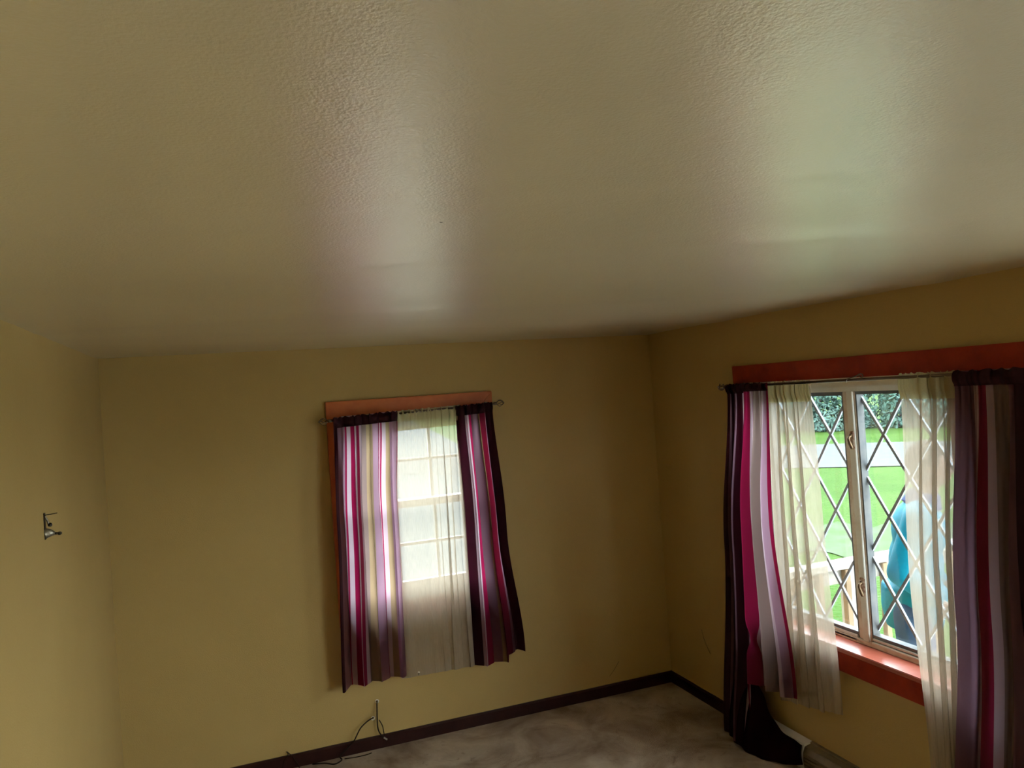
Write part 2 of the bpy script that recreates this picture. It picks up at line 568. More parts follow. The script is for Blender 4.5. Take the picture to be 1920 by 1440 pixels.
def sash1(zb, zt, yy, lock=False):
    s = box('sash', 0, 0, 0, 0, 0, 0, 'sash_paint', w1)
    bm = bmesh.new()
    a, b = x0 + .016, x1 - .016
    st, rl = .04, .04
    bx(bm, a, a + st, yy, yy + .035, zb, zt)
    bx(bm, b - st, b, yy, yy + .035, zb, zt)
    bx(bm, a + st, b - st, yy, yy + .035, zb, zb + (.075 if lock else rl))
    bx(bm, a + st, b - st, yy, yy + .035, zt - rl, zt)
    me = bpy.data.meshes.new('sash')
    bmesh.ops.recalc_face_normals(bm, faces=list(bm.faces))
    bm.to_mesh(me)
    bm.free()
    s.data = me
    me.materials.append(MATS['sash_paint'])
    g0, g1, h0, h1 = a + st, b - st, zb + (.075 if lock else rl), zt - rl
    for k in (1, 2):
        xx = g0 + (g1 - g0) * k / 3
        box('muntin', xx - .008, xx + .008, yy + .008, yy + .028, h0, h1, 'sash_paint', s)
    zz = (h0 + h1) / 2
    box('muntin', g0, g1, yy + .009, yy + .027, zz - .008, zz + .008, 'sash_paint', s)
    for i in range(3):
        for j in range(2):
            box('pane', g0 + (g1 - g0) * i / 3 + .004, g0 + (g1 - g0) * (i + 1) / 3 - .004, yy + .016, yy + .0195,
                (h0 + (zz - h0) * j if j == 0 else zz) + .004, (zz if j == 0 else h1) - .004, 'window_glass', s)


sash1(1.245, z1 - .016, D + .085)
sash1(z0 + .021, 1.285, D + .045, True)

# ------------------------------------------------------------------ window 2: wide lattice window in the right wall
w2 = empty('window_2', (XR, 2.64, SW['z0']), 'wide white casement window with diamond lattice panes and red wood trim', 'window', kind='structure')
y0, y1, z0, z1 = SW['y0'], SW['y1'], SW['z0'], SW['z1']
# casing: head and sides, stool and apron of red stained wood
bm = bmesh.new()
bx(bm, XR - .022, XR, 1.42, y1 + .085, 1.808, 1.896)
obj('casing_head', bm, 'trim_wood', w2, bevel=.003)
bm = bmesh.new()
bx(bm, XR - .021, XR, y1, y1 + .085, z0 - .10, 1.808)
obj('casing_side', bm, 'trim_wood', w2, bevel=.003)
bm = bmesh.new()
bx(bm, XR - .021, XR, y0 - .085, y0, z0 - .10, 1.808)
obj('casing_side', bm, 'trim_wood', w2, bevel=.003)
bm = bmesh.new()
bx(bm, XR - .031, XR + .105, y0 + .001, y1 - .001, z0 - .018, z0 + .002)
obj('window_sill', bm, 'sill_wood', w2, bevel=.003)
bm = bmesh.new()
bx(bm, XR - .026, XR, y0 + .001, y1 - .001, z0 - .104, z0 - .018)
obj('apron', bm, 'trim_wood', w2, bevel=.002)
FX = XR + .088                                   # room side of the white frame
box('frame_head', FX - .045, FX + .05, y0, y1, 1.770, 1.808, 'sash_paint', w2, .003)
box('head_stop', FX - .012, FX + .045, y0, y1, 1.745, 1.770, 'sash_paint', w2, .003)
box('frame_bottom', FX - .008, FX + .06, y0, y1, z0, z0 + .022, 'sash_paint_worn', w2, .003)
box('jamb', FX - .06, FX + .06, y1 - .015, y1, z0, 1.770, 'sash_paint', w2, .002)
box('jamb', FX - .06, FX + .06, y0, y0 + .015, z0, 1.770, 'sash_paint', w2, .002)
for yc in (2.648,):
    mu = box('mullion', FX, FX + .043, yc - .036, yc + .036, z0 + .022, 1.745, 'sash_paint_worn', w2, .003)
    box('mullion_face', FX - .010, FX + .001, yc - .030, yc + .004, z0 + .022, 1.745, 'sash_paint', mu, .002)


def clip(poly, f):
    out = []
    for i in range(len(poly)):
        a, b = poly[i], poly[(i + 1) % len(poly)]
        fa, fb = f(a), f(b)
        if fa >= 0:
            out.append(a)
        if fa * fb < 0:
            t = fa / (fa - fb)
            out.append((a[0] + (b[0] - a[0]) * t, a[1] + (b[1] - a[1]) * t))
    return out


HW, HH = .1195, .1735                            # half width and half height of a diamond


def lattice_sash(ga, gb, za, zb, nodey, nodez):
    """sash with glass from ga..gb, za..zb; a lattice crossing stands at nodey,nodez"""
    gx = FX + .036
    bm = bmesh.new()
    st = .022
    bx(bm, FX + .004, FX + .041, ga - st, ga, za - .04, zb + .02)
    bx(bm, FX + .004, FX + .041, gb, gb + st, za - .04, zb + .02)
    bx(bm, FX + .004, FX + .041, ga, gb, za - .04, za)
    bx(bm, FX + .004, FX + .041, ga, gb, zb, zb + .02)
    s = obj('sash', bm, 'sash_shade_grey', w2)
    for k, (dz, dx) in enumerate(((-.014, -.006), (-.028, -.012))):
        box('bead', FX + .004 + dx, FX + .006, ga, gb, za + dz - .010, za + dz, 'sash_paint', s, .0015)
    # lattice bars, one object each
    slope = HH / HW
    bw = .0062
    for sg in (1, -1):
        for k in range(-30, 31):
            c = nodez + 2 * k * HH + (-sg * slope * nodey)
            lw = bw * math.sqrt(1 + slope * slope)
            big = [(ga, sg * slope * ga + c - lw), (gb, sg * slope * gb + c - lw), (gb, sg * slope * gb + c + lw), (ga, sg * slope * ga + c + lw)]
            pl = clip(clip(big, lambda p: p[1] - za), lambda p: zb - p[1])
            if len(pl) < 3:
                continue
            ar = abs(sum(pl[i][0] * pl[(i + 1) % len(pl)][1] - pl[(i + 1) % len(pl)][0] * pl[i][1] for i in range(len(pl)))) / 2
            if ar < 2e-4:
                continue
            bm = bmesh.new()
            d = .0006 if sg > 0 else 0
            prism(bm, pl, 'x', gx - .0045 - d, gx + .0035 + d)
            obj('lattice_bar', bm, 'lattice_white', s)
    # diamond panes, one object each
    for i in range(-12, 13):
        for j in range(-14, 15):
            if (i + j) % 2 == 0:
                continue
            cy, cz = nodey + i * HW, nodez + j * HH
            pl = [(cy - HW + .004, cz), (cy, cz - HH + .006), (cy + HW - .004, cz), (cy, cz + HH - .006)]
            for f in (lambda p: p[0] - ga, lambda p: gb - p[0], lambda p: p[1] - za, lambda p: zb - p[1]):
                pl = clip(pl, f) if len(pl) >= 3 else []
            if len(pl) < 3:
                continue
            ar = abs(sum(pl[a][0] * pl[(a + 1) % len(pl)][1] - pl[(a + 1) % len(pl)][0] * pl[a][1] for a in range(len(pl)))) / 2
            if ar < 3e-4:
                continue
            bm = bmesh.new()
            prism(bm, pl, 'x', gx, gx + .003)
            obj('diamond_pane', bm, 'window_glass', s)


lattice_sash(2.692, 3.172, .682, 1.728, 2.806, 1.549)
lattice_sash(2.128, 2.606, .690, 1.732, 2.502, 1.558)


def latch(z):
    o = empty_part = bmesh.new()
    bx(o, FX - .016, FX - .009, 2.617, 2.645, z - .040, z + .040)
    la = obj('latch', o, 'latch_rust', w2, bevel=.003)
    bm = bmesh.new()
    tube(bm, spline([(FX - .016, 2.628, z + .02), (FX - .034, 2.628, z + .012), (FX - .036, 2.622, z - .01), (FX - .030, 2.616, z - .034)], 4), [.005] * 4 + [.006] * 4 + [.007] * 4 + [.006], 8)
    obj('lever', bm, 'brass_dull', la, True)
    bm = bmesh.new()
    ball(bm, (FX - .018, 2.631, z + .022), .008)
    obj('pivot', bm, 'brass_dull', la, True)


latch(1.533)
latch(.895)


# ------------------------------------------------------------------ glazed door beside the viewer, added out of view to let light in
d1 = empty('added_door_1', (XR, -.2, 0), 'unseen two leaf glazed door added beside the viewer to let light in', 'door', kind='structure')
y0, y1, z1 = GD['y0'], GD['y1'], GD['z1']
box('jamb', XR, XR + WT, y0, y0 + .03, 0, z1, 'sash_paint', d1)
box('jamb', XR, XR + WT, y1 - .03, y1, 0, z1, 'sash_paint', d1)
box('head_jamb', XR, XR + WT, y0 + .03, y1 - .03, z1 - .03, z1, 'sash_paint', d1)
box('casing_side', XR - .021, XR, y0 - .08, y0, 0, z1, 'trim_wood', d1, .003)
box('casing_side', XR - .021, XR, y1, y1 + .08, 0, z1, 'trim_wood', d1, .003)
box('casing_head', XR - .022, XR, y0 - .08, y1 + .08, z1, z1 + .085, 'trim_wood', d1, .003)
ym = (y0 + y1) / 2
for a, b in ((y0 + .03, ym), (ym, y1 - .03)):
    bm = bmesh.new()
    for (p, q, s_, t_) in ((a, a + .06, 0, z1 - .03), (b - .06, b, 0, z1 - .03), (a + .06, b - .06, 0, .12), (a + .06, b - .06, z1 - .10, z1 - .03)):
        bx(bm, XR + .06, XR + .10, p, q, s_ + .002, t_)
    lf = obj('door_leaf', bm, 'sash_paint', d1)
    box('pane', XR + .078, XR + .083, a + .06, b - .06, .12, z1 - .10, 'window_glass', lf)
    yh = ym + (.03 if a == ym else -.03)
    box('door_handle', XR + .03, XR + .06, yh - .012, yh + .012, .95, 1.12, 'rod_metal', lf, .004)

# ------------------------------------------------------------------ curtains
def cloth(name, fn, nu, nv, mat, parent, v0=0, v1=1):
    verts, faces, uvs = [], [], []
    for j in range(nv + 1):
        v = v0 + (v1 - v0) * j / nv
        for i in range(nu + 1):
            verts.append(fn(i / nu, v))
    for j in range(nv):
        for i in range(nu):
            a = j * (nu + 1) + i
            faces.append((a, a + 1, a + nu + 2, a + nu + 1))
    me = bpy.data.meshes.new(name)
    me.from_pydata(verts, [], faces)
    ul = me.uv_layers.new(name='UVMap')
    for p in me.polygons:
        for li in p.loop_indices:
            vi = me.loops[li].vertex_index
            ul.data[li].uv = ((vi % (nu + 1)) / nu, 1 - (vi // (nu + 1)) / nv)
    return link(name, me, mat, parent, True)


def lerp(a, b, t):
    return a + (b - a) * t


def pl(pts, t):
    """piecewise linear"""
    for (a, b), (c, d) in zip(pts[:-1], pts[1:]):
        if t <= c:
            return b + (d - b) * sstep(0, 1, (t - a) / (c - a)) if c > a else d
    return pts[-1][1]


def curtain_fn(side, sL, sR, zT, zB, base, amp, folds, ph, seed, ampu=None, over=.35, flare=.0, gather=.004):
    """side 'b': along x on the back wall, 'r': along y on the right wall (s decreasing to the right).
    sL/sR(v): left and right edge; zT(u), zB(u): hem heights; folds: fold count"""
    rnd = random.Random(seed)
    offs = [rnd.uniform(-.12, .12) for _ in range(12)]

    def fn(u, v):
        uu = u + .02 * math.sin(2 * PI * u * 1.7 + seed) + .008 * math.sin(2 * PI * (u * folds * .5) + 3 * v + seed)
        th = 2 * PI * (folds * uu + ph + .06 * math.sin(2.2 * v + seed))
        a = amp * (.30 + .70 * sstep(0, .35, v)) * (ampu(u) if ampu else 1)
        a *= 1 + .35 * math.sin(5.1 * u + seed) * sstep(.1, .9, v)
        d = base + a * math.sin(th) + gather * (1 - sstep(.02, .28, v)) * math.sin(th * 3.1 + seed) + flare * v * v
        wd = abs(sR(v) - sL(v))
        s = lerp(sL(v), sR(v), u) + (1 if sR(v) > sL(v) else -1) * over * wd / (2 * PI * folds) * math.sin(2 * th + .6) * min(1, 4 * u, 4 * (1 - u)) * (ampu(u) if ampu else 1) * (.5 + .5 * v)
        z = lerp(zT(u), zB(u), v)
        d = max(d, .030)
        if side == 'b':
            return (s, D - d, z)
        return (XR - d, s, z)
    return fn


def header(fn, vh):
    """a band just in front of the cloth at its top, the sewn rod pocket"""
    def f(u, v):
        x, y, z = fn(u, v * vh)
        b = .009 * math.sin(PI * min(1, v * 1.15)) ** .7 + .003
        z += .004 * (1 - v) * math.sin(u * 70)
        return (x, y - b, z)
    def g(u, v):
        x, y, z = fn(u, v * vh)
        b = .009 * math.sin(PI * min(1, v * 1.15)) ** .7 + .003
        z += .004 * (1 - v) * math.sin(u * 70)
        return (x - b, y, z)
    return f, g


def curtain(name, label, side, fn, mat, hmat, vh, group, nu=150, nv=70):
    x, y, z = fn(.5, 1)
    e = empty(name, (x, y, z), label, 'curtain', group)
    cloth('cloth', fn, nu, nv, mat, e)
    f, g = header(fn, vh)
    cloth('header', f if side == 'b' else g, nu, 8, hmat, e)
    return e


# ---- back window: rod, striped panels, sheer
def finial(bm, tip_dir, c, size):
    """open cage of twisted wires; c = inner end, tip_dir unit vector outward"""
    t = Vector(tip_dir)
    a = Vector((0, 0, 1))
    b = t.cross(a)
    for k in range(5):
        pts = []
        for j in range(15):
            q = j / 14
            rr = size * .36 * math.sin(PI * q) ** .8 + .002
            an = 2 * PI * k / 5 + 1.5 * q
            pts.append(Vector(c) + t * (size * q) + (a * math.cos(an) + b * math.sin(an)) * rr)
        tube(bm, pts, .0022, 6)
    ball(bm, Vector(c) + t * size, .005, 8)


def rod(name, label, A, B, side):
    A, B = Vector(A), Vector(B)
    t = (B - A).normalized()
    e = empty(name, A, label, 'curtain rod')
    bm = bmesh.new()
    tube(bm, [A, B], .006, 12)
    obj('pole', bm, 'rod_metal', e, True)
    for P, d in ((A, -t), (B, t)):
        bm = bmesh.new()
        tube(bm, [P - d * .004, P + d * .012, P + d * .016], [.008, .008, .005], 12)
        fi = obj('finial', bm, 'rod_metal', e, True)
        bm = bmesh.new()
        finial(bm, d, P + d * .014, .044)
        obj('cage', bm, 'rod_metal', fi, True)
    wall_dir = Vector((0, 1, 0)) if side == 'b' else Vector((1, 0, 0))
    off = (D - .022 - A.y) if side == 'b' else (XR - .022 - A.x)
    for q in (.035, .965):
        P = A.lerp(B, q)
        bm = bmesh.new()
        tube(bm, [P + Vector((0, 0, -.010)), P + Vector((0, 0, -.010)) + wall_dir * off], .004, 8)
        br = obj('bracket', bm, 'rod_metal', e, True)
        bm = bmesh.new()
        Q = P + wall_dir * off
        bx(bm, Q.x - (.002 if side != 'b' else .009), Q.x + (.0 if side != 'b' else .009), Q.y - (.002 if side == 'b' else .009), Q.y + (.0 if side == 'b' else .009), Q.z - .03, Q.z + .014)
        obj('bracket_plate', bm, 'rod_metal', br)
    return e


rod('curtain_rod', 'thin dark metal curtain rod with cage finials over the small back window', (.500, D - .075, 1.757), (1.400, D - .075, 1.783), 'b')
curtain('striped_curtain', 'plum and pink striped curtain at the left side of the small back window', 'b',
        curtain_fn('b', lambda v: pl([(0, .508), (.4, .490), (1, .466)], v), lambda v: pl([(0, .848), (.35, .826), (1, .820)], v),
                   lambda u: lerp(1.770, 1.784, u), lambda u: .365 + .012 * u, .098, .040, 3.5, .15, 1.3, over=.75, flare=-.035),
        'stripe_back_left', 'curtain_header', .038, 'striped curtains of the small back window')
curtain('striped_curtain', 'plum and crimson striped curtain at the right side of the small back window', 'b',
        curtain_fn('b', lambda v: pl([(0, 1.172), (.5, 1.180), (1, 1.168)], v), lambda v: pl([(0, 1.376), (.5, 1.412), (1, 1.483)], v),
                   lambda u: lerp(1.785, 1.793, u), lambda u: .345 + (.040 if u > .72 else 0), .098, .038, 2.5, .62, 2.1, over=.7, flare=-.035),
        'stripe_back_right', 'curtain_header', .038, 'striped curtains of the small back window')
curtain('sheer_curtain', 'sheer cream curtain hanging in the middle of the small back window', 'b',
        curtain_fn('b', lambda v: pl([(0, .800), (1, .780)], v), lambda v: pl([(0, 1.200), (1, 1.190)], v),
                   lambda u: lerp(1.780, 1.790, u), lambda u: .362 - .006 * u, .072, .013, 6.5, .3, .7,
                   ampu=lambda u: .15 + .85 * sstep(.55, .75, u), over=2.0, gather=.003),
        'sheer_cream', 'sheer_header', .075, 'sheer curtains')

# ---- lattice window: rod, panels, sheers
rod('curtain_rod', 'thin dark metal curtain rod across the wide lattice window', (XR - .085, 3.285, 1.795), (XR - .085, 1.36, 1.803), 'r')


def side_hem(u):
    return lerp(.012, .335, sstep(.40, .45, u)) + .02 * sstep(.44, 1, u)


def side_left_fn():
    f0 = curtain_fn('r', lambda v: pl([(0, 3.250), (.45, 3.350), (1, 3.440)], v), lambda v: pl([(0, 2.944), (.45, 2.985), (1, 2.885)], v),
                    lambda u: 1.806, side_hem, .105, .022, 4.5, .1, 4.4, over=.3, flare=.02)

    def fn(u, v):
        x, y, z = f0(u, v)
        # the pinched tuck low on the panel
        k = math.exp(-((z - .56) / .05) ** 2) * math.exp(-((u - .55) / .16) ** 2)
        y += .030 * k * math.sin((u - .55) * 16)
        x -= .022 * k * math.cos((u - .55) * 30)
        # the lowest folds fan out over the carpet
        if u < .4:
            x -= .05 * sstep(.5, 0, z) * (u / .4)
        return (x, y, z)
    return fn


cl = curtain('striped_curtain', 'long plum and crimson striped curtain at the left side of the lattice window', 'r', side_left_fn(),
             'stripe_side_left', 'curtain_header', .026, 'striped curtains of the lattice window', nu=170, nv=90)


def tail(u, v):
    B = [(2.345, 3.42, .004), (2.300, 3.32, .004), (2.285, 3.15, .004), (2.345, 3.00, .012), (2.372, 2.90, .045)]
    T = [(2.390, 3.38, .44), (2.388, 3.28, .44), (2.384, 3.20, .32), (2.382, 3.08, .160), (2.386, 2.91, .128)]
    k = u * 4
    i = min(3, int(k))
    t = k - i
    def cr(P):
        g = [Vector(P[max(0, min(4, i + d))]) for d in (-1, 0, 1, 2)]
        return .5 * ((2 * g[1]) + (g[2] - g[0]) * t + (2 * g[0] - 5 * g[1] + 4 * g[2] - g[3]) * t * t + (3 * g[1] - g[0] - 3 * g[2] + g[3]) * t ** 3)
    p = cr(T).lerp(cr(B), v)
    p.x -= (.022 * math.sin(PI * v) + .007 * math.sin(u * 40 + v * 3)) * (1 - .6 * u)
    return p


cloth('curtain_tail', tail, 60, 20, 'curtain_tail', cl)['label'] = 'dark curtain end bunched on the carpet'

curtain('striped_curtain', 'dark plum striped curtain at the right edge of the lattice window', 'r',
        curtain_fn('r', lambda v: pl([(0, 1.955), (.5, 2.008), (1, 2.085)], v), lambda v: pl([(0, 1.38), (1, 1.36)], v),
                   lambda u: 1.812, lambda u: .10, .100, .026, 5.5, .35, 5.2, over=.3),
        'stripe_side_right', 'curtain_header', .030, 'striped curtains of the lattice window', nu=200)
curtain('sheer_curtain', 'sheer cream curtain on the left half of the lattice window', 'r',
        curtain_fn('r', lambda v: pl([(0, 2.970), (.5, 2.990), (1, 3.020)], v), lambda v: pl([(0, 2.690), (.4, 2.676), (1, 2.640)], v),
                   lambda u: 1.806, lambda u: .300 + .065 * u, .075, .018, 4.5, .2, 3.3,
                   ampu=lambda u: 1 - .85 * sstep(.66, .80, u), over=2.2, gather=.003),
        'sheer_cream', 'sheer_header', .064, 'sheer curtains')
curtain('sheer_curtain', 'sheer cream curtain in front of the person, right half of the lattice window', 'r',
        curtain_fn('r', lambda v: pl([(0, 2.214), (.5, 2.240), (1, 2.205)], v), lambda v: pl([(0, 1.940), (.5, 1.985), (1, 2.030)], v),
                   lambda u: 1.812, lambda u: .33, .075, .018, 4.5, .75, 6.1,
                   ampu=lambda u: .15 + .85 * sstep(.22, .36, u), over=2.2, gather=.003),
        'sheer_cream', 'sheer_header', .064, 'sheer curtains')

# little wire tie hooked over the rod
bm = bmesh.new()
tube(bm, spline([(XR - .09, 2.47, 1.79), (XR - .096, 2.455, 1.803), (XR - .09, 2.42, 1.812), (XR - .09, 2.39, 1.822), (XR - .094, 2.375, 1.815), (XR - .09, 2.385, 1.806), (XR - .086, 2.40, 1.812)], 5), .0022, 6)
tag(obj('wire_hook', bm, 'rod_metal', None, True), 'small bent wire hook over the rod above the lattice window', 'hook')

# ------------------------------------------------------------------ baseboard heater under the lattice window
ht = empty('baseboard_heater', (XR, 2.3, 0), 'low ridged brown baseboard heater below the lattice window', 'heater')
bm = bmesh.new()
prism(bm, [(XR - .016, .014), (XR - .062, .014), (XR - .066, .04), (XR - .064, .085), (XR - .05, .112), (XR - .016, .118)], 'y', 1.0, 2.925)
obj('cover', bm, 'heater_paint', ht, bevel=.002)
for k, z in enumerate((.030, .046, .062, .078)):
    bm = bmesh.new()
    bx(bm, XR - .071, XR - .062, 1.0, 2.915, z, z + .007)
    obj('ridge', bm, 'heater_paint', ht, bevel=.001)
bm = bmesh.new()
prism(bm, [(XR - .0, .0), (XR - .060, .0), (XR - .064, .085), (XR - .05, .118), (XR - .0, .125)], 'y', 2.925, 3.30)
obj('end_cap', bm, 'heater_white', ht, bevel=.003)['label'] = 'pale white end cover'
bm = bmesh.new()
bx(bm, XR - .016, XR, 1.0, 2.925, 0, .125)
obj('back_plate', bm, 'heater_paint', ht)

# ------------------------------------------------------------------ bracket on the left wall
bk = empty('wall_bracket', (XL, 2.83, 1.48), 'small worn metal rod bracket screwed to the left wall', 'bracket')
bm = bmesh.new()
bx(bm, XL, XL + .003, 2.815, 2.835, 1.478, 1.562)
obj('plate', bm, 'iron_dark', bk, bevel=.0008)
bm = bmesh.new()
tube(bm, [(XL + .002, 2.825, 1.555), (XL + .02, 2.825, 1.5565), (XL + .038, 2.825, 1.5585)], .0016, 6)
obj('pin', bm, 'iron_dark', bk, True)
bm = bmesh.new()
tube(bm, spline([(XL + .003, 2.825, 1.552), (XL + .007, 2.825, 1.543), (XL + .011, 2.825, 1.53), (XL + .013, 2.825, 1.518)], 4), .003, 8)
obj('strut', bm, 'steel_worn', bk, True)
bm = bmesh.new()
ball(bm, (XL + .016, 2.825, 1.523), .0065, 12)
obj('screw_head', bm, 'iron_dark', bk, True)
bm = bmesh.new()
tube(bm, [(XL + .002, 2.825, 1.497), (XL + .004, 2.825, 1.498), (XL + .016, 2.825, 1.497), (XL + .028, 2.825, 1.494)], [.017, .016, .012, .006], 14)
obj('socket', bm, 'steel_worn', bk, True)
bm = bmesh.new()
tube(bm, [(XL + .027, 2.825, 1.494), (XL + .036, 2.825, 1.493)], .004, 8)
ball(bm, (XL + .041, 2.825, 1.493), .007, 12, (1, 1, .8))
obj('thumbscrew', bm, 'iron_dark', bk, True)

# ------------------------------------------------------------------ cables on the back wall
c1 = empty('coax_cable', (.653, D, .24), 'short black cable dangling from the upper grommet in the back wall', 'cable')
bm = bmesh.new()
tube(bm, spline([(.654, D + .01, .245), (.652, D - .012, .246), (.648, D - .022, .21), (.645, D - .024, .15), (.647, D - .026, .105), (.660, D - .03, .075), (.672, D - .036, .062)], 5), .0034, 8)
obj('wire', bm, 'cable_black', c1, True)
bm = bmesh.new()
tube(bm, spline([(.672, D - .036, .062), (.680, D - .04, .056), (.688, D - .044, .051)], 3), .0042, 8)
obj('plug', bm, 'cable_pale', c1, True)
bm = bmesh.new()
tube(bm, spline([(.676, D - .034, .068), (.675, D - .022, .09), (.672, D - .02, .115), (.662, D - .016, .14), (.656, D - .014, .15)], 5), .0026, 8)
obj('loop_wire', bm, 'cable_black', c1, True)
c2 = empty('coax_cable', (.626, D, .16), 'black cable curving from the lower grommet down onto the carpet', 'cable')
bm = bmesh.new()
tube(bm, spline([(.628, D + .01, .160), (.622, D - .02, .170), (.590, D - .028, .160), (.555, D - .03, .135), (.532, D - .03, .10), (.515, D - .026, .072), (.478, D - .03, .045), (.44, D - .034, .016),
                 (.445, D - .06, .006), (.405, D - .085, .005), (.36, D - .05, .005), (.30, D - .028, .005)], 6), .0034, 8)
obj('wire', bm, 'cable_black', c2, True)
for e, (x, z) in ((c1, (.654, .245)), (c2, (.627, .161))):
    bm = bmesh.new()
    R1 = 10
    pts = [(x + .0085 * math.cos(2 * PI * k / 16), D - .002, z + .0085 * math.sin(2 * PI * k / 16)) for k in range(17)]
    tube(bm, pts, .0026, 6, False)
    obj('grommet', bm, 'white_plastic', e, True)
bm = bmesh.new()
tube(bm, spline([(.15, D - .020, .004), (.165, D - .018, .05), (.185, D - .022, .078), (.178, D - .018, .092), (.20, D - .024, .07), (.225, D - .03, .03), (.235, D - .036, .005)], 6), .0024, 6)
tag(obj('loose_wire', bm, 'cable_black', None, True), 'thin loose brown wire looping over the baseboard below the left curtain', 'wire')
bm = bmesh.new()
tube(bm, spline([(.46, D - .05, .004), (.52, D - .06, .004), (.57, D - .06, .004), (.60, D - .052, .004)], 6), .0024, 6)
tag(obj('loose_wire', bm, 'cable_black', None, True), 'short straight dark wire lying on the carpet beside the baseboard', 'wire')

# white pin in the sheer hem
pn = empty('push_pin', (.868, D - .10, .385), 'tiny white headed pin at the hem of the back sheer', 'pin')
bm = bmesh.new()
ball(bm, (.868, D - .104, .392), .006, 10, (1, 1, .6))
obj('head', bm, 'white_plastic', pn, True)
bm = bmesh.new()
tube(bm, [(.868, D - .103, .390), (.869, D - .09, .372)], .0016, 6)
obj('shaft', bm, 'iron_dark', pn, True)

# ------------------------------------------------------------------ outdoors
GZ = -.45
bm = bmesh.new()
R = 140
gv = []
for i in range(41):
    for j in range(41):
        x, y = -R + 2 * R * i / 40, -R + 2 * R * j / 40
        gv.append(bm.verts.new((x, y, GZ)))
for i in range(40):
    for j in range(40):
        a = i * 41 + j
        bm.faces.new((gv[a], gv[a + 41], gv[a + 42], gv[a + 1]))
tag(obj('ground', bm, 'lawn_grass'), 'bright green lawn outside the windows', 'lawn', kind='structure')


def strip(name, mat, d0, d1, half, label, cat, z, az=45, wob=.3, off=0):
    a = math.radians(az)
    n = Vector((math.sin(a), math.cos(a), 0))
    t = Vector((math.cos(a), -math.sin(a), 0))
    bm = bmesh.new()
    rows = []
    N = 40
    for i in range(N + 1):
        s = off - half + 2 * half * i / N
        w1_, w2_ = wob * math.sin(i * .9), wob * math.sin(i * 1.3 + 1)
        A, B = n * (d0 + w1_) + t * s, n * (d1 + w2_) + t * s
        rows.append((bm.verts.new((A.x, A.y, GZ + z)), bm.verts.new((B.x, B.y, GZ + z))))
    for i in range(N):
        bm.faces.new((rows[i][0], rows[i][1], rows[i + 1][1], rows[i + 1][0]))
    return tag(obj(name, bm, mat), label, cat, kind='structure')


strip('road', 'road_gravel', 19.5, 25.0, 90, 'pale gravel road crossing beyond the lawn', 'road', .02)
strip('driveway', 'driveway_gravel', 6.2, 75, 5.0, 'pale gravel driveway outside the small back window', 'driveway', .008, az=10, wob=.2, off=-1.2)
strip('path', 'lawn_worn', 10.2, 12.2, 3.0, 'worn greyish patch in the lawn', 'path', .012, wob=.25, off=1.0)

bm = bmesh.new()
bx(bm, 4.36, 15, -10, 2.2, GZ - .05, GZ + .03)  # pale slab added out of view to bounce light through the door
tag(obj('added_patio', bm, 'concrete'), 'unseen pale concrete slab added beside the deck to bounce light indoors', 'added_patio', kind='structure')

# deck with railing outside the lattice window
DZ = -.20
dk = empty('deck', (3.4, 2.4, GZ), 'plank deck below the lattice window, unseen planks made pale to bounce light', 'deck')
k = 0
yy = -1.75
while yy < 3.36:
    box('plank', XR + WT + .03, 4.30, yy, yy + .135, DZ - .03, DZ, 'deck_pale_bounce', dk)
    yy += .142
box('joist', XR + WT + .05, 4.28, 3.42, 3.46, GZ, DZ - .031, 'deck_wood', dk)
box('joist', XR + WT + .05, 4.28, 1.50, 1.54, GZ, DZ - .031, 'deck_wood', dk)
pr = empty('added_porch_roof', (3.0, -.1, 2.12), 'unseen small roof added over the glazed door to block high sky light', 'porch roof')
box('roof_board', XR + WT + .01, 3.35, -1.7, 1.5, 2.12, 2.16, 'deck_wood', pr)  # added overhang, keeps high sky light off floor and back wall
for yy in (-1.6, -.1, 1.4):
    box('rafter', XR + WT + .01, 3.33, yy - .03, yy + .03, 2.04, 2.119, 'deck_wood', pr)
rl = empty('deck_railing', (3.4, 3.55, DZ), 'weathered wooden deck railing behind the person in turquoise', 'railing')
RZ = .735
box('top_rail', XR + WT + .04, 4.30, 3.50, 3.60, RZ - .038, RZ, 'deck_wood', rl, .004)
box('side_rail', XR + WT + .04, 4.30, 3.535, 3.57, RZ - .125, RZ - .042, 'deck_wood', rl, .003)
box('bottom_rail', XR + WT + .04, 4.30, 3.535, 3.57, DZ + .06, DZ + .10, 'deck_wood', rl, .003)
for xx in (2.72, 2.90, 3.08, 3.275, 3.555, 3.735, 3.92, 4.10):
    box('baluster', xx - .019, xx + .019, 3.50, 3.534, DZ + .03, RZ - .042, 'baluster_wood', rl, .003)
for xx in (3.40, 4.255):
    box('post', xx - .045, xx + .045, 3.571, 3.661, GZ, RZ - .039, 'deck_wood', rl, .004)

